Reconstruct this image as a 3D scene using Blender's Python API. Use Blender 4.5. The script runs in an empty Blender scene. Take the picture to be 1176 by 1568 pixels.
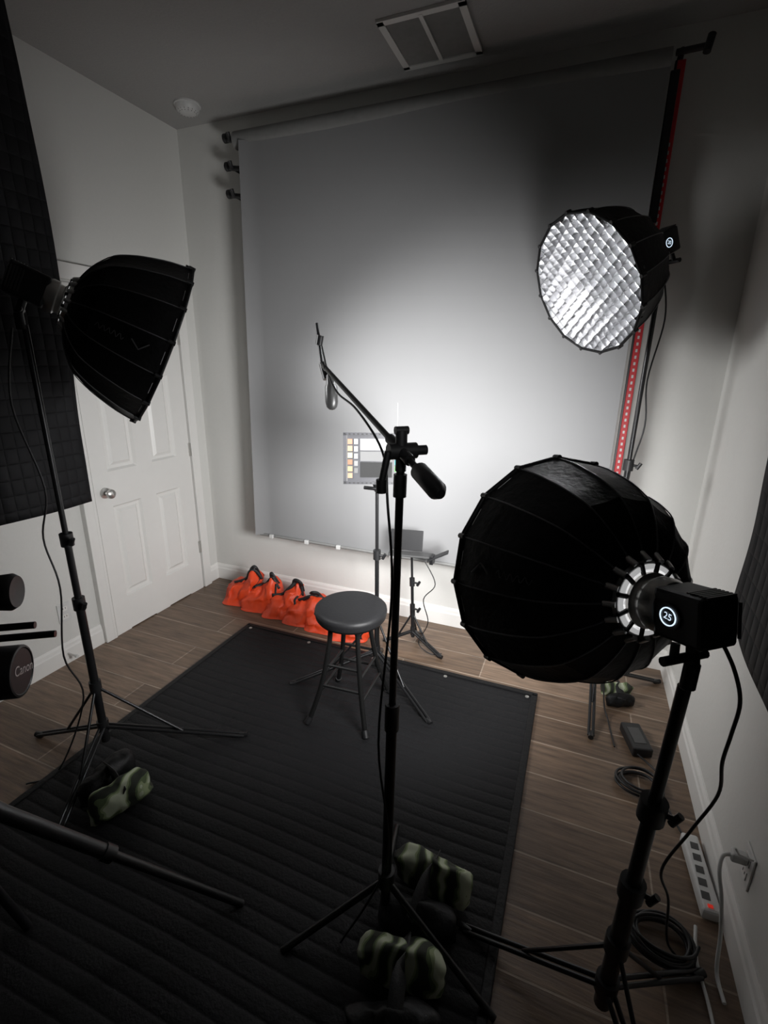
import bpy, bmesh, math, random
from mathutils import Vector, Matrix, noise
random.seed(4)
V=Vector
scn=bpy.context.scene
# ------------------------------------------------------------------ materials
def newmat(name):
    m=bpy.data.materials.new(name);m.use_nodes=True
    return m,m.node_tree,m.node_tree.nodes['Principled BSDF']
def mat(name,col,rough=.5,metal=0,nscale=30,namt=.15,bump=.0,emit=0,spec=.5,ecol=None):
    m,nt,b=newmat(name)
    tc=nt.nodes.new('ShaderNodeTexCoord');n=nt.nodes.new('ShaderNodeTexNoise')
    n.inputs['Scale'].default_value=nscale;n.inputs['Detail'].default_value=4
    nt.links.new(tc.outputs['Object'],n.inputs['Vector'])
    mx=nt.nodes.new('ShaderNodeMix');mx.data_type='RGBA'
    mx.inputs[6].default_value=(*[c*(1-namt) for c in col],1)
    mx.inputs[7].default_value=(*[min(1,c*(1+namt)) for c in col],1)
    nt.links.new(n.outputs['Fac'],mx.inputs[0]);nt.links.new(mx.outputs[2],b.inputs['Base Color'])
    b.inputs['Roughness'].default_value=rough;b.inputs['Metallic'].default_value=metal
    b.inputs['Specular IOR Level'].default_value=spec
    if bump:
        bp=nt.nodes.new('ShaderNodeBump');bp.inputs['Strength'].default_value=bump;bp.inputs['Distance'].default_value=.01
        nt.links.new(n.outputs['Fac'],bp.inputs['Height']);nt.links.new(bp.outputs[0],b.inputs['Normal'])
    if emit:
        b.inputs['Emission Color'].default_value=(*(ecol or col),1);b.inputs['Emission Strength'].default_value=emit
    return m
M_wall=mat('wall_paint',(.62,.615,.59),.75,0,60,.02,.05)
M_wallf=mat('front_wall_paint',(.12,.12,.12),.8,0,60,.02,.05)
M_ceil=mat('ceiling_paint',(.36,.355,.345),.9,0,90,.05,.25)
M_trim=mat('trim_paint',(.74,.73,.705),.4,0,20,.02)
M_door=mat('door_paint',(.74,.73,.705),.4,0,20,.02)
M_back=mat('backdrop_paper',(.235,.235,.238),.8,0,3,.03)
M_tube=mat('roller_tube',(.20,.20,.195),.6)
M_louv=mat('vent_louver',(.22,.22,.215),.6)
M_blk=mat('black_plastic',(.010,.010,.011),.45)
M_blkm=mat('black_metal',(.018,.018,.019),.3,.4)
M_fab=mat('black_nylon',(.0055,.0055,.006),.5,0,60,.3,.25,spec=.25)
M_rib=mat('rib_seam',(.13,.13,.135),.3,0,200,.5)
M_silver=mat('silver_lining',(.75,.76,.78),.35,.3,50,.1,.2)
M_chrome=mat('satin_chrome',(.75,.75,.75),.3,.8)
M_ringglow=mat('ring_painted_highlight',(.8,.8,.8),.35,0,40,.1,0,.45)  # bright highlight of the silver speed ring, put in as emission
M_nickel=mat('satin_nickel',(.55,.54,.52),.3,.85)
M_white=mat('white_plastic',(.6,.6,.59),.4)
M_rod=mat('grey_rod',(.25,.25,.25),.4)
M_diff=mat('diffuser_cloth',(.85,.85,.85),.8)
M_grid=mat('grid_fabric',(.09,.09,.095),.6,0,80,.2)
M_red=mat('red_strap',(.55,.012,.02),.5)
M_orange=mat('orange_nylon',(.72,.060,.012),.5,0,14,.25,.3)
M_strap=mat('black_webbing',(.008,.008,.009),.6,0,150,.3,.2)
M_seat=mat('black_vinyl',(.011,.011,.012),.5,0,80,.15,.1,spec=.3)
M_leg=mat('powder_coat',(.010,.010,.010),.35,.3)
M_screen=mat('lit_display',(.7,.85,1),.3,0,5,0,0,1.2)
M_grey=mat('grey_plastic',(.06,.06,.06),.5)
M_mic=mat('mic_grey',(.07,.07,.07),.35,.5)
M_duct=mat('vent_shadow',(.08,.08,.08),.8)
M_logo=mat('faint_print',(.13,.13,.135),.5)
def m_floor():
    m,nt,b=newmat('wood_plank_floor')
    N=nt.nodes.new;L=nt.links.new
    tc=N('ShaderNodeTexCoord')
    mp=N('ShaderNodeMapping');L(tc.outputs['Object'],mp.inputs['Vector']);mp.inputs['Location'].default_value=(.35,.135,0)
    br=N('ShaderNodeTexBrick');L(mp.outputs[0],br.inputs['Vector'])
    br.inputs['Scale'].default_value=1;br.inputs['Brick Width'].default_value=1.2;br.inputs['Row Height'].default_value=.19
    br.inputs['Mortar Size'].default_value=.0035;br.inputs['Mortar Smooth'].default_value=.2;br.offset=.37
    br.inputs['Color1'].default_value=(.115,.074,.048,1);br.inputs['Color2'].default_value=(.20,.135,.092,1);br.inputs['Mortar'].default_value=(.30,.235,.18,1)
    m2=N('ShaderNodeMapping');L(tc.outputs['Object'],m2.inputs['Vector']);m2.inputs['Scale'].default_value=(2.2,26,1)
    n=N('ShaderNodeTexNoise');L(m2.outputs[0],n.inputs['Vector']);n.inputs['Scale'].default_value=2;n.inputs['Detail'].default_value=8;n.inputs['Roughness'].default_value=.65
    cr=N('ShaderNodeValToRGB');L(n.outputs['Fac'],cr.inputs[0]);cr.color_ramp.elements[0].position=.3;cr.color_ramp.elements[0].color=(.5,.5,.5,1)
    cr.color_ramp.elements[1].position=.72;cr.color_ramp.elements[1].color=(1.55,1.55,1.55,1)
    mx=N('ShaderNodeMix');mx.data_type='RGBA';mx.blend_type='MULTIPLY';mx.inputs[0].default_value=1
    L(br.outputs['Color'],mx.inputs[6]);L(cr.outputs[0],mx.inputs[7]);L(mx.outputs[2],b.inputs['Base Color'])
    b.inputs['Roughness'].default_value=.42
    ad=N('ShaderNodeMath');ad.operation='MULTIPLY_ADD';L(br.outputs['Fac'],ad.inputs[0]);ad.inputs[1].default_value=-1.5;L(n.outputs['Fac'],ad.inputs[2])
    bp=N('ShaderNodeBump');bp.inputs['Strength'].default_value=.4;bp.inputs['Distance'].default_value=.004;L(ad.outputs[0],bp.inputs['Height']);L(bp.outputs[0],b.inputs['Normal'])
    return m
M_floor=m_floor()
def m_quilt(name,col,axes=(1,2),sc=(14,14)):
    m,nt,b=newmat(name);N=nt.nodes.new;L=nt.links.new
    tc=N('ShaderNodeTexCoord');sp=N('ShaderNodeSeparateXYZ');L(tc.outputs['Object'],sp.inputs[0])
    outs=[]
    for a,s in zip(axes,sc):
        q=N('ShaderNodeMath');q.operation='MULTIPLY';L(sp.outputs[a],q.inputs[0]);q.inputs[1].default_value=s*math.pi
        w=N('ShaderNodeMath');w.operation='SINE';L(q.outputs[0],w.inputs[0])
        ab=N('ShaderNodeMath');ab.operation='ABSOLUTE';L(w.outputs[0],ab.inputs[0])
        pw=N('ShaderNodeMath');pw.operation='POWER';L(ab.outputs[0],pw.inputs[0]);pw.inputs[1].default_value=.35;outs.append(pw)
    mu=N('ShaderNodeMath');mu.operation='MULTIPLY';L(outs[0].outputs[0],mu.inputs[0]);L(outs[1].outputs[0],mu.inputs[1])
    bp=N('ShaderNodeBump');bp.inputs['Strength'].default_value=.6;bp.inputs['Distance'].default_value=.01
    L(mu.outputs[0],bp.inputs['Height']);L(bp.outputs[0],b.inputs['Normal'])
    b.inputs['Base Color'].default_value=(*col,1);b.inputs['Roughness'].default_value=.7;b.inputs['Specular IOR Level'].default_value=.2
    return m
M_quilt=m_quilt('quilted_blanket',(.008,.008,.009),sc=(22,16))
M_mat=mat('black_mat',(.010,.010,.011),.62,0,120,.4,.25,spec=.2)
def m_camo():
    m,nt,b=newmat('camo_canvas');N=nt.nodes.new;L=nt.links.new
    tc=N('ShaderNodeTexCoord');w=N('ShaderNodeTexWave');L(tc.outputs['Object'],w.inputs['Vector'])
    w.inputs['Scale'].default_value=5;w.inputs['Distortion'].default_value=9;w.inputs['Detail'].default_value=2;w.inputs['Detail Scale'].default_value=1.4
    cr=N('ShaderNodeValToRGB');L(w.outputs['Fac'],cr.inputs[0]);c=cr.color_ramp;c.interpolation='CONSTANT'
    c.elements[0].position=0;c.elements[0].color=(.022,.026,.017,1)
    c.elements[1].position=.35;c.elements[1].color=(.10,.135,.06,1)
    e=c.elements.new(.62);e.color=(.26,.31,.17,1)
    e=c.elements.new(.82);e.color=(.45,.49,.36,1)
    L(cr.outputs[0],b.inputs['Base Color']);b.inputs['Roughness'].default_value=.8
    return m
M_camo=m_camo()
# ------------------------------------------------------------------ geometry helpers
def empty(name,loc=(0,0,0)):
    e=bpy.data.objects.new(name,None);scn.collection.objects.link(e);e.location=loc;e.empty_display_size=.1
    return e
def addm(name,me,m,parent=None,smooth=True):
    ob=bpy.data.objects.new(name,me);scn.collection.objects.link(ob)
    if m: 
        for mm in (m if isinstance(m,(list,tuple)) else [m]): me.materials.append(mm)
    if smooth:
        for p in me.polygons:p.use_smooth=True
    if parent:
        ob.parent=parent;ob.location=-V(parent.location)
    return ob
def mesh(name,vs,fs,m,parent=None,smooth=True):
    me=bpy.data.meshes.new(name);me.from_pydata([tuple(v) for v in vs],[],fs);me.update()
    bm=bmesh.new();bm.from_mesh(me);bmesh.ops.recalc_face_normals(bm,faces=bm.faces);bm.to_mesh(me);bm.free()
    return addm(name,me,m,parent,smooth)
def frame(d,up=V((0,0,1))):
    z=V(d).normalized();x=up.cross(z)
    if x.length<1e-4:x=V((1,0,0))
    x.normalize();y=z.cross(x)
    return x,y,z
def boxb(bm,c,s,R=None,bev=0):
    r=bmesh.ops.create_cube(bm,size=1);vs=r['verts']
    bmesh.ops.scale(bm,vec=s,verts=vs)
    if bev: 
        es=list({e for v in vs for e in v.link_edges});rr=bmesh.ops.bevel(bm,geom=es,offset=bev,segments=2,affect='EDGES',profile=.5)
        vs=list({v for f in rr['faces'] for v in f.verts}|{v for v in vs if v.is_valid})
    Mx=(R.to_4x4() if R else Matrix.Identity(4));Mx=Matrix.Translation(V(c))@Mx
    bmesh.ops.transform(bm,matrix=Mx,verts=vs)
def box(name,c,s,m,parent=None,R=None,bev=0):
    bm=bmesh.new();boxb(bm,c,s,R,bev);me=bpy.data.meshes.new(name);bm.to_mesh(me);bm.free()
    return addm(name,me,m,parent,False)
def boxes(name,lst,m,parent=None,bev=0):
    bm=bmesh.new()
    for a in lst: boxb(bm,a[0],a[1],a[2] if len(a)>2 else None,bev)
    me=bpy.data.meshes.new(name);bm.to_mesh(me);bm.free()
    return addm(name,me,m,parent,False)
def axisR(d,up=V((0,0,1))):
    x,y,z=frame(d,up);return Matrix((x,y,z)).transposed()
def smooth_pts(P,n=6):
    P=[V(p) for p in P];out=[]
    for i in range(len(P)-1):
        p0=P[max(i-1,0)];p1=P[i];p2=P[i+1];p3=P[min(i+2,len(P)-1)]
        for k in range(n):
            t=k/n;out.append(.5*((2*p1)+(p2-p0)*t+(2*p0-5*p1+4*p2-p3)*t*t+(3*p1-p0-3*p2+p3)*t**3))
    out.append(P[-1]);return out
def sweep(segs):
    vs=[];fs=[]
    for pts,rad,sides in segs:
        pts=[V(p) for p in pts];n=len(pts)
        if not isinstance(rad,(list,tuple)):rad=[rad]*n
        t0=(pts[1]-pts[0]).normalized();x,y,z=frame(t0);b0=len(vs)
        for i in range(n):
            t=(pts[min(i+1,n-1)]-pts[max(i-1,0)])
            t=t.normalized() if t.length>1e-9 else z
            q=z.rotation_difference(t);x=q@x;y=q@y;z=t
            for k in range(sides):
                a=2*math.pi*k/sides;vs.append(pts[i]+(x*math.cos(a)+y*math.sin(a))*rad[i])
        for i in range(n-1):
            for k in range(sides):
                k2=(k+1)%sides;fs.append((b0+i*sides+k,b0+i*sides+k2,b0+(i+1)*sides+k2,b0+(i+1)*sides+k))
        fs.append(tuple(b0+k for k in range(sides))[::-1]);fs.append(tuple(b0+(n-1)*sides+k for k in range(sides)))
    return vs,fs
def tubes(name,segs,m,parent=None,sm=True):
    S=[(s[0],s[1],s[2] if len(s)>2 else 14) for s in segs]
    vs,fs=sweep(S);ob=mesh(name,vs,fs,m,parent,sm)
    if sm:
        try: ob.data.set_sharp_from_angle(angle=math.radians(50))
        except Exception: pass
    return ob
def tube(name,pts,r,m,parent=None,sides=14): return tubes(name,[(pts,r,sides)],m,parent)
def cable(name,pts,r=.003,m=None,parent=None): return tube(name,smooth_pts(pts,7),r,m or M_blk,parent,8)
def lathe(name,o,d,prof,m,parent=None,sides=48,up=V((0,0,1)),sharp=40):
    x,y,z=frame(d,up);o=V(o);vs=[];fs=[];n=len(prof)
    for (h,r) in prof:
        for k in range(sides):
            a=2*math.pi*k/sides;vs.append(o+z*h+(x*math.cos(a)+y*math.sin(a))*max(r,1e-4))
    for i in range(n-1):
        for k in range(sides):
            k2=(k+1)%sides;fs.append((i*sides+k,i*sides+k2,(i+1)*sides+k2,(i+1)*sides+k))
    fs.append(tuple(range(sides))[::-1]);fs.append(tuple((n-1)*sides+k for k in range(sides)))
    ob=mesh(name,vs,fs,m,parent)
    try: ob.data.set_sharp_from_angle(angle=math.radians(sharp))
    except Exception: pass
    return ob
# ------------------------------------------------------------------ room
XL,XR,YB,YF,ZC=-2.55,.61,2.82,-1.3,3.03
box('floor',((XL+XR)/2,(YB+YF)/2,-.05),(XR-XL+.2,YB-YF+.2,.1),M_floor)
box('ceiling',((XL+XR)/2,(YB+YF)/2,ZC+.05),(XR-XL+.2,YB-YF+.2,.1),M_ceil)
box('wall_left',(XL-.05,(YB+YF)/2,ZC/2),(.1,YB-YF,ZC),M_wall)
box('wall_right',(XR+.05,(YB+YF)/2,ZC/2),(.1,YB-YF,ZC),M_wall)
box('wall_back',((XL+XR)/2,YB+.05,ZC/2),(XR-XL+.2,.1,ZC),M_wall)
box('wall_front',((XL+XR)/2,YF-.05,ZC/2),(XR-XL+.2,.1,ZC),M_wallf)
def baseboard(name,p1,p2,nrm):
    p1=V(p1);p2=V(p2);n=V(nrm);prof=[(0,0),(.016,0),(.016,.085),(.012,.095),(.010,.11),(.004,.125),(0,.125)]
    vs=[];k=len(prof)
    for p in (p1,p2):
        for a,b in prof: vs.append(p+n*a+V((0,0,b)))
    fs=[(i,(i+1)%k,k+(i+1)%k,k+i) for i in range(k)]+[tuple(range(k)),tuple(range(k,2*k))]
    return mesh(name,vs,fs,M_trim,None,False)
baseboard('baseboard_back',(XL,YB,0),(XR,YB,0),(0,-1,0))
baseboard('baseboard_right',(XR,YB,0),(XR,YF,0),(-1,0,0))
baseboard('baseboard_left',(XL,1.775,0),(XL,YF,0),(1,0,0))
baseboard('baseboard_left_short',(XL,YB,0),(XL,2.705,0),(1,0,0))
dr=empty('door_1',(XL,2.24,0))
y0,y1,dz=1.86,2.62,2.03
cols=[(1.965,2.17),(2.29,2.495)];rows=[(.23,.82),(1.03,1.57),(1.68,1.9)]
def door_leaf():
    ys=[y0,cols[0][0],cols[0][1],cols[1][0],cols[1][1],y1]
    L=[]
    x=XL+.012
    L.append(((x,(ys[0]+ys[1])/2,dz/2),(.024,ys[1]-ys[0],dz)))
    L.append(((x,(ys[2]+ys[3])/2,dz/2),(.024,ys[3]-ys[2],dz)))
    L.append(((x,(ys[4]+ys[5])/2,dz/2),(.024,ys[5]-ys[4],dz)))
    for a,b in ((.006,.23),(.82,1.03),(1.57,1.68),(1.9,dz)):
        for c in cols: L.append(((x,(c[0]+c[1])/2,(a+b)/2),(.024,c[1]-c[0],b-a)))
    boxes('leaf_frame',L,M_door,dr)
    vs=[];fs=[]
    for c in cols:
        for r in rows:
            b0=len(vs)
            for ins,h in ((0,.024),(.012,.010),(.03,.008),(.048,.021)):
                for yy,zz in ((c[0]+ins,r[0]+ins),(c[1]-ins,r[0]+ins),(c[1]-ins,r[1]-ins),(c[0]+ins,r[1]-ins)):
                    vs.append((XL+h,yy,zz))
            for q in range(3):
                for k in range(4): fs.append((b0+q*4+k,b0+q*4+(k+1)%4,b0+q*4+4+(k+1)%4,b0+q*4+4+k))
            fs.append((b0+12,b0+13,b0+14,b0+15))
    mesh('raised_panels',vs,fs,M_door,dr,False)
door_leaf()
boxes('casing',[((XL+.018,1.812,1.05),(.036,.07,2.1)),((XL+.012,1.84,1.05),(.05,.02,2.1)),((XL+.018,2.668,1.05),(.036,.07,2.1)),((XL+.012,2.64,1.05),(.05,.02,2.1)),((XL+.018,2.24,2.085),(.036,.925,.08))],M_trim,dr,.003)
boxes('hinges',[((XL+.028,2.622,z),(.012,.022,.09)) for z in (.33,1.06,1.8)],M_nickel,dr)
lathe('knob',(XL+.024,1.925,.91),(1,0,0),[(0,.032),(.006,.032),(.01,.014),(.03,.012),(.036,.022),(.048,.028),(.06,.026),(.068,.015),(.07,0)],M_nickel,dr,24)
vt=empty('ceiling_vent',(-.81,2.515,ZC))
boxes('vent_frame',[((-.81,2.345,ZC-.006),(.38,.03,.012)),((-.81,2.69,ZC-.006),(.38,.03,.012)),((-.985,2.515,ZC-.006),(.03,.36,.012)),((-.635,2.515,ZC-.006),(.03,.36,.012)),((-.81,2.515,ZC-.007),(.018,.34,.014))],M_trim,vt)
Rl=Matrix.Rotation(math.radians(-30),3,'X')
boxes('vent_louvers',[((-.81,2.37+i*.0105,ZC-.006),(.34,.0095,.0015),Rl) for i in range(30)],M_louv,vt)
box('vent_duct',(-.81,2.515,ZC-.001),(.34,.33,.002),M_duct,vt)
sd=empty('smoke_detector',(-2.26,2.6,ZC))
lathe('detector_body',(-2.26,2.6,ZC),(0,0,-1),[(0,.072),(.008,.072),(.01,.066),(.03,.062),(.042,.05),(.046,.02),(.046,0)],M_white,sd,36)
tubes('detector_slots',[([V((-2.26+.056*math.cos(a),2.6+.056*math.sin(a),ZC-.034)),V((-2.26+.044*math.cos(a),2.6+.044*math.sin(a),ZC-.043))],.0025,6) for a in [i*math.pi/8 for i in range(16)]],M_grey,sd)
def outlet(name,c,n):
    e=empty(name,c);n=V(n);c=V(c);R=axisR(n)
    boxes('cover_plate',[(c+n*.003,(.07,.115,.006),R)],M_white,e,.002)
    for s in (-1,1):
        boxes('socket_%d'%(s+2),[(c+n*.0075+V((0,0,s*.024)),(.034,.028,.003),R)],M_trim,e)
        t=n.cross(V((0,0,1)))
        boxes('slots_%d'%(s+2),[(c+n*.0092+V((0,0,s*.024+.003))+t*q,(.003,.009,.001),R) for q in(-.007,.007)],M_blk,e)
    return e
outlet('wall_outlet',(XL,1.58,.30),(1,0,0))
outlet('wall_outlet',(XR,1.37,.27),(-1,0,0))
ds=empty('door_stop',(XL+.016,1.55,.06))
tube('spring',[(XL+.016,1.55,.06),(XL+.08,1.55,.06)],.005,M_nickel,ds,10);tube('tip',[(XL+.078,1.55,.06),(XL+.092,1.55,.06)],.009,M_white,ds,12)
# ------------------------------------------------------------------ backdrop
bd=empty('backdrop_roll',(-.9,2.68,2.86))
def sheet():
    nx,nz=40,60;vs=[];fs=[]
    for j in range(nz+1):
        z=2.84-(2.84-.50)*j/nz
        for i in range(nx+1):
            u=i/nx;xl=-1.965-.045*(j/nz);x=xl+(.165-xl)*u
            c=.05*math.exp(-((u)/.012)**2)*(.4+.6*j/nz)
            y=2.665+.006*math.sin(u*7+j*.02)+.01*(j/nz)*math.sin(u*3)-c
            vs.append((x,y,z))
    for j in range(nz):
        for i in range(nx):
            a=j*(nx+1)+i;fs.append((a,a+1,a+nx+2,a+nx+1))
    mesh('paper_sheet',vs,fs,M_back,bd)
sheet()
tube('roller',[(-2.02,2.70,2.86),(.165,2.70,2.86)],.045,M_tube,bd,28)
tube('bottom_bar',[(-2.0,2.665,.495),(.16,2.665,.495)],.010,M_tube,bd,12)
boxes('bottom_clips',[((x,2.652,.495),(.03,.018,.028)) for x in (-1.9,-1.62,-1.38,-1.0,-.55,-.1)],M_white,bd,.004)
br=empty('backdrop_wall_mount',(-2.05,2.82,2.74))
for i,z in enumerate((2.87,2.73,2.59)):
    tubes('hook_%d'%(i+1),[([(-2.05,2.80,z),(-2.05,2.68,z),(-2.05,2.665,z+.025)],.012,10),([(-2.085,2.70,z+.005),(-1.99,2.70,z-.01)],.014,12),([(-2.10,2.70,z+.012),(-2.08,2.70,z+.012)],.024,14)],M_blk,br)
box('mount_plate',(-2.05,2.812,2.73),(.05,.016,.40),M_blk,br,bev=.003)
rl=empty('red_ratchet_strap_rail',(.20,2.72,1.6))
box('rail',(.207,2.735,1.62),(.032,.02,2.5),M_red,rl,bev=.003)
box('rail_edge',(.187,2.738,1.62),(.008,.024,2.5),M_blk,rl)
box('rail_top_cover',(.188,2.715,2.55),(.035,.02,.56),M_blk,rl,bev=.003)
boxes('rail_holes',[((.207,2.7245,.5+i*.03),(.009,.002,.014)) for i in range(70)],M_white,rl)
tubes('top_bracket',[([(.18,2.70,2.885),(.29,2.67,2.875)],.012,12),([(.285,2.66,2.85),(.295,2.67,2.91)],.015,12),([(.20,2.81,2.88),(.20,2.69,2.885)],.012,12)],M_blk,rl)
# ------------------------------------------------------------------ mat
def mat_mesh():
    X0,X1,Y0,Y1=-1.845,-.05,-.6,2.28;per=.052;n=int((Y1-Y0)/per);vs=[];fs=[];nx=12
    ys=[]
    for i in range(n):
        for q,h in ((0,.0114),(.06,.0128),(.3,.0138),(.7,.0138),(.94,.0128)): ys.append((Y0+(i+q)*per,h))
    ys.append((Y1,.010))
    for (y,h) in ys:
        for i in range(nx+1):
            x=X0+(X1-X0)*i/nx;vs.append((x,y+.006*math.sin(x*5),h+.003*noise.noise(V((x*2,y*2,0)))))
    for j in range(len(ys)-1):
        for i in range(nx):
            a=j*(nx+1)+i;fs.append((a,a+1,a+nx+2,a+nx+1))
    e=empty('quilted_floor_mat',(-.95,.84,0))
    mesh('quilting',vs,fs,M_mat,e)
    boxes('binding',[((X0,(Y0+Y1)/2,.009),(.03,Y1-Y0,.017)),((X1,(Y0+Y1)/2,.009),(.03,Y1-Y0,.017)),(((X0+X1)/2,Y1,.009),(X1-X0+.03,.03,.017)),(((X0+X1)/2,Y0,.009),(X1-X0+.03,.03,.017))],M_fab,e,.004)
    for i,x in enumerate((-1.81,-1.38,-.95,-.52,-.085)):
        lathe('grommet_%d'%(i+1),(x,2.245,.0145),(0,0,1),[(0,.010),(.003,.010),(.003,.006),(.001,.005),(.001,0)],M_nickel,e,16)
mat_mesh()
# ------------------------------------------------------------------ light stand
def stand(e,base,top,feet,collar=.14,hub=.32,r=.013,clamps=(.55,1.0)):
    bx,by=base;B=V((bx,by,0));T=V(top)
    def at(z): return B+(T-B)*(z/T.z)
    segs=[([at(.06),at(clamps[0])],r*1.25),([at(clamps[0]),at(clamps[1])],r),([at(clamps[1]),T],r*.78)]
    tubes('pole',segs,M_blkm,e)
    col=[]
    for z in (collar,hub)+tuple(clamps):
        col.append(([at(z-.025),at(z+.025)],r*1.75,16))
    for z in clamps:
        p=at(z);col.append(([p,p+V((.045,-.01,.0))],.006,8));col.append(([p+V((.035,-.01,-.014)),p+V((.05,-.01,.014))],.008,8))
    tubes('collars',col,M_blk,e)
    legs=[]
    for f in feet:
        F=V((f[0],f[1],.014));a=at(collar)
        mid=a.lerp(F,.55);d=(F-at(0));d.z=0;d.normalize();off=d.cross(V((0,0,1)))*.009
        legs.append(([a+off,F+off],.007,8));legs.append(([a-off,F-off],.007,8))
        legs.append(([at(hub) ,mid],.006,8))
        legs.append(([F-d*.02,F+d*.015],.012,10))
    tubes('legs',legs,M_blkm,e)
    return at
# ------------------------------------------------------------------ softbox
PROF=[(0,.28),(.05,.42),(.12,.555),(.24,.71),(.4,.81),(.56,.88),(.78,.955),(1,1)]
def softbox(e,ring,d,R=.29,depth=.33,up=V((0,0,1)),grid=False,disp='25',side=1,bs=1.0,logo=None):
    x,y,z=frame(d,up);o=V(ring);N=16
    def pt(t,rr,a,sh=0): return o+z*(t*depth+sh)+(x*math.cos(a)+y*math.sin(a))*rr
    sub=6
    for nm,mm,off in (('shell',M_fab,0),('lining',M_silver,-.006)):
        vs=[];fs=[];pr=PROF
        fine=[]
        for i in range(len(pr)-1):
            for k in range(3):
                f=k/3;fine.append((pr[i][0]*(1-f)+pr[i+1][0]*f,pr[i][1]*(1-f)+pr[i+1][1]*f))
        fine.append(pr[-1]);n=N*sub
        for (t,r) in fine:
            for k in range(n):
                a=2*math.pi*k/n;f=(k%sub)/sub
                c=math.cos(math.pi/N)/math.cos(2*math.pi/N*(f-.5))
                sag=1-.018*math.sin(math.pi*f)*math.sin(math.pi*min(t*1.0,1))
                vs.append(pt(t,(r*R)*c*sag+off,a,0))
        for i in range(len(fine)-1):
            for k in range(n):
                k2=(k+1)%n;fs.append((i*n+k,i*n+k2,(i+1)*n+k2,(i+1)*n+k))
        ob=mesh(nm,vs,fs,mm,e)
        try: ob.data.set_sharp_from_angle(angle=math.radians(14))
        except Exception: pass
    ribs=[]
    for k in range(N):
        a=2*math.pi*k/N
        ribs.append((smooth_pts([pt(t,r*R+.001,a) for t,r in PROF],3),.0018,6))
    tubes('rib_seams',ribs,M_rib,e)
    if logo is not None:
        a0=logo
        def sp(t,da,h=.002):
            for i in range(len(PROF)-1):
                if PROF[i][0]<=t<=PROF[i+1][0]:
                    f=(t-PROF[i][0])/(PROF[i+1][0]-PROF[i][0]);r=PROF[i][1]*(1-f)+PROF[i+1][1]*f
            return pt(t,r*R*math.cos(math.pi/N)/math.cos(((da+a0)%(2*math.pi/N))-math.pi/N)+h,a0+da)
        S=[([sp(.80,-.05),sp(.72,.05),sp(.63,-.03)],.0024,6)]
        S.append((smooth_pts([sp(.56-.016*i,.0+.035*math.sin(i*1.9)) for i in range(18)],3),.0010,6))
        tubes('printed_emblem',S,M_logo,e)
    lip=[pt(1,R,2*math.pi*k/N) for k in range(N)];lip.append(lip[0])
    tubes('rim_lip',[([lip[k],lip[k+1]],.006,8) for k in range(N)],M_fab,e)
    tabs=[]
    for k in range(N):
        a=2*math.pi*(k)/N;tabs.append(([pt(1,R+.001,a,-.015),pt(1,R+.002,a,.007)],.007,8))
    tubes('rim_pockets',tabs,M_blk,e)
    lathe('speed_ring',o-z*.012,d,[(0,.055),(0,.078),(.02,.080),(.024,.074),(.024,.06)],M_chrome,e,40,up)
    lathe('ring_inner',o-z*.013,d,[(0,.064),(-.001,.064),(-.001,.074),(0,.074)],M_ringglow,e,40,up)
    tubes('ring_notches',[([pt(0,.056,2*math.pi*(k+.5)/12,-.0135),pt(0,.079,2*math.pi*(k+.5)/12,-.0135)],.0055,6) for k in range(12)],M_blk,e)
    tubes('ring_rod_clips',[([pt(0,.080,2*math.pi*k/N,-.012),pt(0.03,.093,2*math.pi*k/N,.0)],.007,8) for k in range(N)],M_chrome,e)
    lathe('lamp_neck',o-z*.07,d,[(0,.05),(.01,.055),(.03,.055),(.034,.048),(.045,.048),(.05,.058),(.06,.058)],M_nickel,e,40,up)
    Rm=Matrix((x,y,z)).transposed()
    b=o-z*(.07+.055*bs)
    w_,h_,l_=.105*bs,.115*bs,.125*bs
    box('lamp_body',b,(w_,h_,l_),M_blk,e,Rm,.008)
    boxes('cooling_fins',[(b-z*(.062-i*.009)*bs+y*h_*.51,(.08*bs,.004,.004),Rm) for i in range(6)]+[(b-z*(.062-i*.009)*bs+x*(-side)*w_*.51,(.004,.08*bs,.004),Rm) for i in range(6)],M_grey,e)
    sx=x*side;k0=w_*.5;dc=b+sx*(k0+.0)+z*.012
    lathe('display_bezel',dc,sx,[(0,.025),(.004,.025),(.004,.021),(.003,.021)],M_blkm,e,32)
    tubes('display_ring',[([dc+sx*.005+(y*math.cos(a)+z*math.sin(a))*.0165 for a in [2*math.pi*i/24 for i in range(25)]],.0012,6)],M_screen,e)
    cu=bpy.data.curves.new('display_digits','FONT');cu.body=disp;cu.size=.018;cu.align_x='CENTER';cu.align_y='CENTER'
    to=bpy.data.objects.new('display_digits',cu);scn.collection.objects.link(to);cu.materials.append(M_screen)
    tx=V((0,0,1)).cross(sx).normalized();ty=sx.cross(tx)
    mw=Matrix((tx,ty,sx)).transposed().to_4x4();mw.translation=dc+sx*.0052
    to.parent=e;to.matrix_parent_inverse=Matrix.Translation(-V(e.location));to.matrix_basis=mw
    hy=h_*.5
    tubes('yoke',[([b-y*hy,b-y*(hy+.045)],.012,12),([b-y*hy+x*.05*bs,b-y*(hy+.03)+x*.055*bs],.008,8),([b-y*(hy+.045),b-y*(hy+.045)-V((0,0,.05))],.014,14),([b-y*(hy+.03)-x*.03,b-y*(hy+.03)+x*.07],.009,10)],M_blkm,e)
    c=o+z*depth
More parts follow.
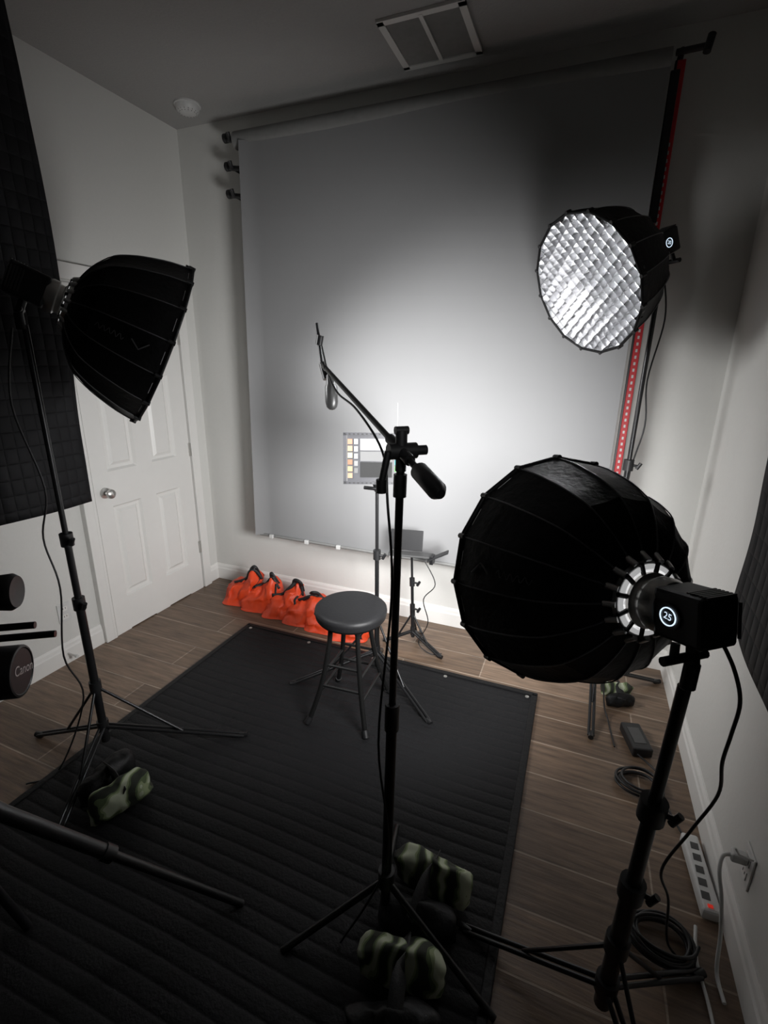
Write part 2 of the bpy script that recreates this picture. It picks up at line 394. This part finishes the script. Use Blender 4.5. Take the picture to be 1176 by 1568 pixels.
    if grid:
        L=[];g=.033;hd=.028
        n=int(R/g)+1
        for ax in range(2):
            for i in range(-n,n+1):
                s=i*g
                if abs(s)>R*.97:continue
                L.append((ax,s,math.sqrt((R*.97)**2-s*s)))
        ga=math.radians(32);ca=math.cos(ga);sa=math.sin(ga);e1=x*ca+y*sa;e2=y*ca-x*sa
        vs=[];fs=[]
        for ax,s,hl in L:
            p2,q2=(e1,e2) if ax==0 else (e2,e1)
            k=len(vs);nseg=60
            for i in range(nseg+1):
                u=-hl+2*hl*i/nseg;w=.004*math.sin(u/g*math.pi)
                vs.append(c+p2*(s+w)+q2*u-z*hd);vs.append(c+p2*(s+w*.4)+q2*u+z*.004)
            for i in range(nseg): fs.append((k+2*i,k+2*i+1,k+2*i+3,k+2*i+2))
        mesh('egg_crate_grid',vs,fs,M_grid,e,False)
        lathe('bulb',o,d,[(0,.03),(.03,.03),(.045,.02),(.05,0)],M_diff,e,20)
    else:
        lathe('diffuser',c-z*.012,d,[(0,R*.975),(.001,R*.975)],M_diff,e,48)
    return c,x,y,z
def arealight(e,c,d,size,power,spread,col=(1,1,1)):
    l=bpy.data.lights.new('lamp_light','AREA');l.shape='DISK';l.size=size;l.energy=power;l.spread=spread;l.color=col
    ob=bpy.data.objects.new('lamp_light',l);scn.collection.objects.link(ob)
    mw=axisR(-V(d)).to_4x4();mw.translation=V(c)
    ob.parent=e;ob.matrix_parent_inverse=Matrix.Translation(-V(e.location));ob.matrix_basis=mw
# left softbox
eL=empty('softbox_light',(-1.76,1.16,0))
dL=V((.56,.72,-.42)).normalized();ringL=V((-1.655,1.245,1.832))
stand(eL,(-1.76,1.16),(-1.745,1.14,1.76),[(-1.26,1.46),(-2.12,1.10),(-1.57,.80)],.14,.34,.013,(.73,1.0))
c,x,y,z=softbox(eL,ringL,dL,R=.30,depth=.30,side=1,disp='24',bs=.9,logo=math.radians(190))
arealight(eL,c+z*.004,dL,.55,15,math.radians(96))
# right foreground softbox
eG=empty('softbox_light',(.235,1.0,0))
ringG=V((.163,1.03,1.20));dG=V((-.62,.77,-.19)).normalized()
stand(eG,(.235,1.0),(.245,.945,1.07),[(-.14,1.06),(.5,1.2),(.42,.62)],.14,.3,.016,(.5,.75))
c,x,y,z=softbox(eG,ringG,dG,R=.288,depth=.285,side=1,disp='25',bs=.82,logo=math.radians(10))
arealight(eG,c+z*.004,dG,.56,28,math.radians(122))
# rear right softbox with grid
eR=empty('softbox_light',(.22,2.46,0))
dR=V((-.66,-.60,-.45)).normalized();ringR=V((.143,2.40,2.085))
stand(eR,(.22,2.46),(.235,2.475,2.04),[(.22,2.08),(.56,2.66),(-.12,2.55)],.14,.4,.013,(.6,1.22))
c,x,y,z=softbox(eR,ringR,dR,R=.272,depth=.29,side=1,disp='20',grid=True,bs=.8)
pl_=bpy.data.lights.new('bulb_light','POINT');pl_.energy=19;pl_.shadow_soft_size=.03
po=bpy.data.objects.new('bulb_light',pl_);scn.collection.objects.link(po);po.parent=eR;po.location=ringR+dR*.09-V(eR.location)
# added spot beside the camera, no fixture, only brightens the backdrop
esp=empty('added_backdrop_spot',(.12,.25,1.95))
sl=bpy.data.lights.new('added_spot_light','SPOT');sl.energy=34;sl.spot_size=math.radians(54);sl.spot_blend=1;sl.shadow_soft_size=.18
so=bpy.data.objects.new('added_spot_light',sl);scn.collection.objects.link(so);so.parent=esp
so.rotation_euler=(V((-1.12,2.65,1.52))-V((.12,.25,1.95))).to_track_quat('-Z','Y').to_euler()
# ------------------------------------------------------------------ sandbags
def pouch(nm,c,L,W,H,rz,m,e,seed=0,tip=.35,lumpy=.012,ang=0):
    nu,nv=26,26;vs=[];fs=[];R=Matrix.Rotation(rz,3,'Z')@Matrix.Rotation(ang,3,'X')
    for i in range(nu+1):
        u=-1+2*i/nu;s=max(0,1-abs(u)**3.2)**(1/2.6);s=max(s,.02)
        for k in range(nv):
            a=2*math.pi*k/nv;cz=math.sin(a);cy=math.cos(a)
            h=(cz+1)/2
            wy=W/2*cy*(1-tip*h)*s
            z=H*h**.85*(.55+.45*s)
            p=V((u*L/2,wy,z))
            dn=noise.noise_vector(p*13+V((seed*7,0,0)))*lumpy*(.3+h)+noise.noise_vector(p*32+V((seed*3,5,0)))*lumpy*.35
            p+=dn;p.z=max(p.z,.004)
            vs.append(V(c)+R@p)
    for i in range(nu):
        for k in range(nv):
            k2=(k+1)%nv;fs.append((i*nv+k,i*nv+k2,(i+1)*nv+k2,(i+1)*nv+k))
    fs.append(tuple(range(nv)));fs.append(tuple(nu*nv+k for k in range(nv)))
    return mesh(nm,vs,fs,m,e)
def strap(nm,pts,e,w=.014):
    P=smooth_pts(pts,6);vs=[];fs=[]
    for i,p in enumerate(P):
        t=(P[min(i+1,len(P)-1)]-P[max(i-1,0)]).normalized();s=t.cross(V((.3,-1,.2))).normalized()
        vs+= [p+s*w,p-s*w]
    for i in range(len(P)-1): fs.append((2*i,2*i+1,2*i+3,2*i+2))
    ob=mesh(nm,vs,fs,M_strap,e);sm=ob.modifiers.new('s','SOLIDIFY');sm.thickness=.003
def orange_bag(i,cx,cy,hgt):
    """floppy bag: broad slumped front face, ridge leaning right, strap over the ridge"""
    e=empty('orange_sandbag',(cx,cy,0));vs=[];fs=[];nu,nt=26,30
    hw=.125
    def S(u,t,off=0):
        if t<.5:
            f=t/.5;yy=-.15+.15*f**.8;zz=hgt*math.sin(f*math.pi/2)**1.25
            yy-=.03*math.sin(f*math.pi)
        else:
            f=(t-.5)/.5;yy=.0+.075*f**.6;zz=hgt*math.cos(f*math.pi/2)**.8
        ridge=(.62+.38*math.exp(-((u-.45)/.42)**2))
        end=max(0,1-abs(u)**5)**.5
        zz*=ridge*(.25+.75*end);xx=u*hw+.05*zz/hgt
        q=V((xx,yy*(.7+.3*end),zz))
        d=noise.noise_vector(q*12+V((i*9,0,0)))*.032+noise.noise_vector(q*30+V((i*5,3,0)))*.018
        d*=min(1,zz/.05+.15)
        q+=d;q.z=max(q.z,.003)
        if off: q+=V((0,-.6,.8))*off
        return q
    R=Matrix.Rotation(math.radians(16+random.uniform(-10,10)),3,'Z');O=V((cx,cy,0))
    for a in range(nu+1):
        for b in range(nt+1): vs.append(O+R@S(-1+2*a/nu,b/nt))
    w=nt+1
    for a in range(nu):
        for b in range(nt): fs.append((a*w+b,a*w+b+1,(a+1)*w+b+1,(a+1)*w+b))
    fs.append(tuple(range(w)));fs.append(tuple(nu*w+k for k in range(w)))
    mesh('bag_body',vs,fs,M_orange,e)
    strap('ridge_strap',[O+R@S(u,.46,.006) for u in (-.7,-.35,0,.3,.55,.8)],e,.013)
    strap('handle',[O+R@(S(.15,.5,.004)),O+R@(S(.3,.5,.03)),O+R@(S(.55,.5,.032)),O+R@(S(.75,.5,.004))],e,.012)
    strap('seam_strap',[O+R@S(.72,t,.005) for t in (.05,.18,.3,.42)],e,.007)
for i in range(6):
    orange_bag(i,-2.13+i*.183,2.61-i*.022,.23-.010*i)
def camo_bag(c,rz,s=1):
    c=V(c);e=empty('camo_sandbag',c)
    d=Matrix.Rotation(rz,3,'Z')@V((0,1,0))
    pouch('pouch_1',c+d*.08*s,.28*s,.15*s,.16*s,rz,M_camo,e,c.x*9,.35,.02)
    pouch('pouch_2',c-d*.08*s,.28*s,.15*s,.14*s,rz+.2,M_fab,e,c.x*5+3,.35,.02)
    strap('strap',[c+d*.13*s+V((0,0,.12*s)),c+V((0,0,.15*s)),c-d*.13*s+V((0,0,.11*s))],e,.02)
camo_bag((-1.50,.99,.02),math.radians(-110),.8)
camo_bag((-.27,1.06,.02),math.radians(-5),.85)
camo_bag((-.26,.80,.02),math.radians(10),.85)
camo_bag((.35,2.42,0),math.radians(10),.5)
# ------------------------------------------------------------------ stool
es=empty('round_bar_stool',(-.89,1.83,0))
sc=V((-.89,1.83,0));ZS=.575;ro=math.radians(3)
lathe('seat_cushion',sc+V((0,0,ZS-.055)),(0,0,1),[(0,.150),(.004,.165),(.028,.170),(.042,.168),(.050,.158),(.054,.14),(.055,.08),(.055,0)],M_seat,es,64,sharp=60)
lathe('seat_band',sc+V((0,0,ZS-.064)),(0,0,1),[(0,.12),(0,.156),(.012,.164),(.014,.157)],M_leg,es,64)
segs=[];ft=[]
def legp(k,z):
    a=ro+math.pi/4+k*math.pi/2;f=1-z/(ZS-.06)
    r=.105+.135*f-.03*math.sin(f*math.pi)
    return sc+V((math.cos(a)*r*.88,math.sin(a)*r*(1.1 if math.sin(a)<0 else .95),z))
for k in range(4):
    segs.append((smooth_pts([legp(k,ZS-.06),legp(k,.40),legp(k,.2),legp(k,.035)],4),.0115,12))
    ft.append(([legp(k,0)+V((0,0,.019)),legp(k,.045)],.0155,12))
for k in range(4):
    for z in ((.20,.30) if k%2==0 else (.16,.26)): segs.append(([legp(k,z),legp((k+1)%4,z)],.007,10))
segs.append(([legp(0,.47),legp(2,.47)],.008,10));segs.append(([legp(1,.47),legp(3,.47)],.008,10))
tubes('legs_and_rungs',segs,M_leg,es);tubes('rubber_feet',ft,M_blk,es)
# ------------------------------------------------------------------ colour chart on stand
ec=empty('color_chart_stand',(-.88,2.13,0))
stand(ec,(-.88,2.13),(-.885,2.12,1.10),[(-1.26,1.87),(-.50,1.87),(-.94,2.34)],.16,.36,.011,(.42,.72))
n=V((.38,-.92,.05)).normalized();cx_=V((0,0,1)).cross(n).normalized();cy_=n.cross(cx_)
Rc=Matrix((cx_,cy_,n)).transposed();cc=V((-.875,2.07,1.225))
def cb(u,v,w,h,d=.0,t=.003): return (cc+cx_*u+cy_*v+n*d,(w,h,t),Rc)
M_bd=mat('board_black',(.008,.008,.008),.5)
boxes('chart_frame',[cb(0,.115,.30,.014),cb(0,-.115,.30,.014),cb(-.143,0,.014,.24),cb(.143,0,.014,.24),cb(0,0,.26,.215,-.002)],mat('frame_grey',(.045,.045,.05),.4),ec)
boxes('frame_holes',[cb(-.14+i*.02,.115,.008,.006,.002,.002) for i in range(15)]+[cb(-.14+i*.02,-.115,.008,.006,.002,.002) for i in range(15)],M_bd,ec)
def patch(nm,col,l): boxes(nm,l,mat('patch_'+nm,col,.8,0,10,.02),ec)
patch('white_bar',(.40,.40,.395),[cb(.005,.067,.15,.052,.001)]);patch('grey_bar',(.12,.12,.12),[cb(.005,.012,.15,.045,.001)])
patch('black_bar',(.010,.010,.010),[cb(.005,-.052,.15,.072,.001)])
sk=[(.27,.14,.09),(.35,.20,.12),(.42,.29,.18),(.20,.10,.06),(.35,.21,.11),(.28,.17,.11)]
for i in range(6): patch('skin_%d'%(i+1),sk[i],[cb(-.118,.08-i*.032,.022,.024,.001)])
for i in range(5): patch('light_%d'%(i+1),(.34-.06*i,)*3,[cb(-.09,.08-i*.034,.018,.024,.001)])
rc=[(.45,.09,.18),(.4,.03,.28),(.07,.09,.35),(.02,.26,.28),(.07,.3,.06),(.4,.33,.03)]
for i in range(6): patch('chroma_%d'%(i+1),rc[i],[cb(.105,.08-i*.032,.024,.024,.001)])
tubes('clamp',[([(-.885,2.12,1.06),(-.885,2.09,1.12)],.014,12),([(-.94,2.09,1.075),(-.86,2.09,1.075)],.009,10)],M_blkm,ec)
tube('thin_antenna',[(-.80,2.16,1.12),(-.80,2.16,1.48)],.0018,M_rod,ec,8)
et=empty('laptop_tray_stand',(-.80,2.50,0))
stand(et,(-.79,2.49),(-.82,2.50,.60),[(-.60,2.42),(-.96,2.46),(-.79,2.62)],.10,.22,.009,(.25,.42))
Rt=Matrix.Rotation(math.radians(10),3,'Z')
boxes('tray',[((-.82,2.48,.60),(.26,.07,.012),Rt)],M_grey,et,.003)
boxes('tablet',[((-.86,2.52,.67),(.19,.012,.12),Rt@Matrix.Rotation(math.radians(-12),3,'X'))],M_blk,et,.003)
boxes('side_arm',[((-.655,2.47,.62),(.13,.05,.008),Rt@Matrix.Rotation(math.radians(-28),3,'Y')),((-.69,2.48,.59),(.02,.05,.05))],M_blk,et,.002)
cable('tray_cable',[(-.74,2.48,.58),(-.66,2.46,.45),(-.72,2.44,.35),(-.69,2.45,.2),(-.74,2.44,.06),(-.66,2.43,.01),(-.60,2.46,.01)],.003,M_blk,et)
# ------------------------------------------------------------------ mic stand
em=empty('microphone_boom_stand',(-.37,.98,0))
P0=V((-.37,.98,0));PT=V((-.355,.985,1.47))
tubes('pole',[([P0+V((0,0,.02)),P0.lerp(PT,.52)],.0145),([P0.lerp(PT,.52),PT],.0095)],M_leg,em)
tubes('grips',[([P0.lerp(PT,.50),P0.lerp(PT,.555)],.019,16),([P0.lerp(PT,.12),P0.lerp(PT,.16)],.024,16),([P0.lerp(PT,.93),P0.lerp(PT,.965)],.015,16),([P0.lerp(PT,.97),PT+V((0,0,.03))],.012,16)],M_blk,em)
lg=[]
for f in ((-.62,.80),(-.02,.88),(-.45,1.30)): lg.append(([P0+V((0,0,.20)),V((f[0],f[1],.012))],.010,10))
tubes('tripod_legs',lg,M_leg,em)
bt_=V((-.80,1.47,1.635));dirb=(bt_-PT).normalized();bend=PT-dirb*.20
tubes('boom_arm',[([bend+dirb*.05,bt_],.0075,12)],M_leg,em)
tubes('counterweight',[([bend,bend+dirb*.015,bend+dirb*.10,bend+dirb*.115],[.010,.019,.019,.010],18)],M_blk,em)
kx=dirb.cross(V((0,0,1))).normalized()
tubes('clutch',[([PT-kx*.03,PT+kx*.035],.018,16),([PT+kx*.035,PT+kx*.06],.011,12),([PT+V((0,0,.01)),PT+V((0,0,.045))],.013,14),([PT-dirb*.05,PT+dirb*.07],.0125,14),([PT+V((0,0,.045))-kx*.015,PT+V((0,0,.045))+kx*.015],.009,10),([PT-kx*.03,PT-kx*.045-V((0,0,.07))],.008,10),([PT-kx*.045-V((0,0,.06)),PT-kx*.045-V((0,0,.09))],.012,12)],M_blk,em)
mt=bt_+V((-.035,.04,.015))
tubes('shock_arm',[([bt_,mt],.009,12),([mt+V((-.03,.02,.13)),mt+V((0,0,-.02))],.006,10),([mt,mt+V((.02,-.01,-.05))],.012,12),([mt+V((-.012,0,.06)),mt+V((-.005,0,.09))],.012,10)],M_blkm,em)
mtp=mt+V((.035,-.01,-.03))
lathe('microphone',mtp,(.04,-.01,-1),[(0,.008),(.008,.015),(.035,.016),(.045,.021),(.095,.022),(.112,.018),(.12,.010),(.122,0)],M_mic,em,24)
cable('microphone_cable',[mt+V((-.03,.02,.13)),mt+V((.0,0,.05)),bt_+V((.02,-.02,-.02)),bt_-dirb*.15-V((0,0,.035)),bt_-dirb*.35-V((0,0,.02)),PT+dirb*.12-V((0,0,.05)),PT+V((-.03,0,-.12)),PT+V((-.01,-.015,-.35)),P0+V((-.02,-.02,.7)),P0+V((.01,-.02,.3)),P0+V((-.1,-.1,.02))],.0032,M_blk,em)
# ------------------------------------------------------------------ hanging blankets
def blanket(name,x0,ypts,ztop,zbot,corner,wave,bar):
    ya,yb=ypts;ny,nz=70,60;vs=[];fs=[]
    for j in range(nz+1):
        v=j/nz
        for i in range(ny+1):
            u=i/ny;y=ya+(yb-ya)*u
            zb=zbot+corner*math.exp(-u*22)
            z=ztop+(zb-ztop)*v
            xx=x0+wave*math.sin(u*17+.6*math.sin(v*3))*(.3+.7*v)+.01*noise.noise(V((y*3,z*3,1)))
            yy=y+.02*math.sin(v*5)*math.exp(-u*8)+.03*v*math.exp(-u*8)
            vs.append((xx,yy,z))
    for j in range(nz):
        for i in range(ny):
            a=j*(ny+1)+i;fs.append((a,a+1,a+ny+2,a+ny+1))
    e=empty(name,(x0,(ya+yb)/2,0))
    ob=mesh('quilted_cloth',vs,fs,M_quilt,e);s=ob.modifiers.new('s','SOLIDIFY');s.thickness=.008
    tubes('hanging_frame',[([(bar,ya-.03,ztop+.02),(bar,yb,ztop+.02)],.014,12),([(bar,yb,0),(bar,yb,ztop+.03)],.016,12),([(bar,yb-.2,.02),(bar,yb,.2),(bar,yb+.2,.02)],.01,8)],M_blkm,e)
blanket('sound_blanket',-2.08,(1.50,-.3),2.88,1.02,0,.012,-2.05)
blanket('sound_blanket',.52,(1.68,-.3),2.6,.85,.12,.006,.52)
# ------------------------------------------------------------------ cinema camera on tripod (left edge)
ek=empty('cinema_camera_tripod',(-1.12,.48,0))
kd=V((.80,.58,-.02)).normalized();kc=V((-1.16,.465,1.01))
X_,Y_,Z_=frame(kd);Rk=Matrix((X_,Y_,Z_)).transposed()
box('camera_body',kc-kd*.08,(.13,.14,.2),M_blk,ek,Rk,.012)
lathe('lens',kc,kd,[(0,.05),(.03,.052),(.032,.048),(.08,.048),(.082,.056),(.13,.056),(.133,.054),(.134,.050),(.132,.048),(.132,0)],M_blk,ek,40)
box('camera_handle',kc-kd*.06+V((0,0,.13)),(.03,.03,.2),M_blk,ek,Rk,.008)
tubes('handle_posts',[([kc-kd*.13+V((0,0,.06)),kc-kd*.13+V((0,0,.13))],.01),([kc+V((0,0,.06))-kd*.01,kc+V((0,0,.13))-kd*.01],.01)],M_blk,ek)
r1=V((-.99,.588,1.088));r2=V((-1.035,.578,1.104))
tubes('support_rods',[([r1-kd*.22,r1],.0075,12),([r2-kd*.22,r2],.0075,12)],M_blkm,ek)
vf=V((-1.08,.583,1.172))
lathe('viewfinder',vf-kd*.11,kd,[(0,.025),(.05,.027),(.06,.036),(.10,.040),(.11,.034),(.108,.02),(.107,0)],M_blk,ek,28)
cu=bpy.data.curves.new('lens_cap_lettering','FONT');cu.body='Canon';cu.size=.030;cu.align_x='CENTER';cu.align_y='CENTER'
to=bpy.data.objects.new('lens_cap_lettering',cu);scn.collection.objects.link(to);cu.materials.append(M_white)
tx=V((0,0,1)).cross(kd).normalized();ty=kd.cross(tx)
mw=Matrix((tx,ty,kd)).transposed().to_4x4()@Matrix.Rotation(math.radians(-20),4,'Z');mw.translation=kc+kd*.1335+tx*.008
to.parent=ek;to.matrix_parent_inverse=Matrix.Translation(-V(ek.location));to.matrix_basis=mw
hb=V((-1.25,.37,.86))
tubes('tripod_head',[([hb,hb+V((0,0,.10))],.04,18),([hb+V((0,0,-.06)),hb],.05,18),([hb+V((0,0,.09)),kc-kd*.08-V((0,0,.05))],.03,14)],M_blk,ek)
L=[]
for f in ((-.81,.86,.012),(-1.36,.56,.012),(-1.5,.05,.012)):
    F_=V(f);a=hb+V((0,0,-.04))
    m1=a.lerp(F_,.5);L+= [([a,m1],.018,12),([m1,F_],.012,12),([m1,a.lerp(F_,.53)],.022,12)]
tubes('tripod_legs',L,M_blk,ek)
# ------------------------------------------------------------------ cables, power
cable('lamp_cable',[(.272,.905,1.20),(.30,.90,1.15),(.325,.915,1.08),(.33,.93,1.0),(.335,.95,.92),(.36,1.0,.8),(.34,1.03,.66),(.31,1.05,.5),(.37,1.15,.3),(.42,1.22,.05),(.50,1.20,.012)],.0035)
cable('lamp_cable',[(-1.78,1.12,1.75),(-1.83,1.1,1.5),(-1.79,1.13,1.2),(-1.84,1.12,1.0),(-1.80,1.12,.8),(-1.83,1.1,.5),(-1.79,1.12,.3),(-1.84,1.0,.02),(-1.9,.9,.01)],.0035)
cable('lamp_cable',[(.25,2.5,2.02),(.28,2.5,1.85),(.25,2.48,1.6),(.27,2.48,1.4),(.24,2.48,1.15),(.27,2.48,.8),(.24,2.46,.5),(.27,2.3,.1),(.30,2.22,.01),(.32,2.05,.01)],.0035)
eb=empty('power_brick',(.41,2.10,0))
Rb=Matrix.Rotation(math.radians(15),3,'Z')
boxes('brick_body',[((.41,2.12,.025),(.085,.17,.045),Rb)],M_blk,eb,.006)
boxes('brick_label',[((.41,2.12,.0485),(.05,.1,.001),Rb)],M_grey,eb)
def coil(name,c,r,n,m,cr=.005):
    pts=[]
    for i in range(n*10+1):
        a=2*math.pi*i/10;k=i/10
        pts.append(V(c)+V((math.cos(a)*(r+.012*math.sin(k*2.3)),math.sin(a)*(r*.8+.01*math.cos(k*1.7)),.008+.007*k+.004*math.sin(a*2))))
    return tube(name,smooth_pts(pts,3),cr,m,None,8)
coil('coiled_cable',(.40,1.86,0),.075,5,M_blk)
coil('coiled_cable',(.41,1.25,0),.08,6,M_blk)
cable('extension_cord',[(.41,2.03,.02),(.46,1.99,.01),(.50,1.93,.01),(.49,1.82,.01),(.51,1.74,.01),(.53,1.68,.01)],.004)
ep=empty('power_strip',(.55,1.52,0))
box('strip_body',(.555,1.52,.022),(.055,.28,.04),M_white,ep,Matrix.Rotation(math.radians(4),3,'Z'),.008)
for i in range(5): boxes('strip_socket_%d'%(i+1),[((.553,1.43+i*.045,.0425),(.024,.026,.002))],M_grey,ep)
boxes('strip_switch',[((.560,1.397,.0435),(.014,.010,.004))],mat('red_switch',(.5,.02,.01),.3,0,5,0,0,.5),ep)
epl=empty('power_plug',(.585,1.37,.29))
boxes('plug_body',[((.580,1.37,.294),(.042,.03,.03))],M_white,epl,.006)
cable('plug_cord',[(.565,1.37,.294),(.54,1.36,.29),(.53,1.33,.26),(.54,1.30,.2),(.55,1.27,.1),(.545,1.22,.02),(.55,1.15,.012)],.0055,M_white,epl)
cable('white_cable',[(.515,1.34,.012),(.50,1.24,.012),(.51,1.14,.01),(.52,1.02,.01),(.56,.96,.01),(.575,1.05,.012),(.57,1.11,.012)],.005,M_white)
tube('wire_hook',[(.60,1.335,.33),(.565,1.335,.335),(.55,1.33,.36)],.003,M_white,None,8)
# ------------------------------------------------------------------ world, camera
w=bpy.data.worlds.new('World');scn.world=w;w.use_nodes=True
w.node_tree.nodes['Background'].inputs[0].default_value=(.5,.5,.5,1);w.node_tree.nodes['Background'].inputs[1].default_value=.02
D=V((-34,2425,740)).normalized();Yv=V((312,-221,740)).normalized();Xv=D.cross(Yv).normalized();Yv=Xv.cross(D).normalized();U=-D
rt=V((Xv.x,Yv.x,U.x));up=-V((Xv.y,Yv.y,U.y));bk=-V((Xv.z,Yv.z,U.z))
cd=bpy.data.cameras.new('camera');cd.sensor_fit='HORIZONTAL';cd.sensor_width=36;cd.lens=36*740/1176;cd.clip_start=.02
co=bpy.data.objects.new('camera',cd);scn.collection.objects.link(co)
mw=Matrix((rt,up,bk)).transposed().to_4x4();mw.translation=V((0,0,1.65));co.matrix_world=mw
scn.camera=co
scn.view_settings.view_transform='Standard'
scn.view_settings.look='None'
scn.view_settings.exposure=0
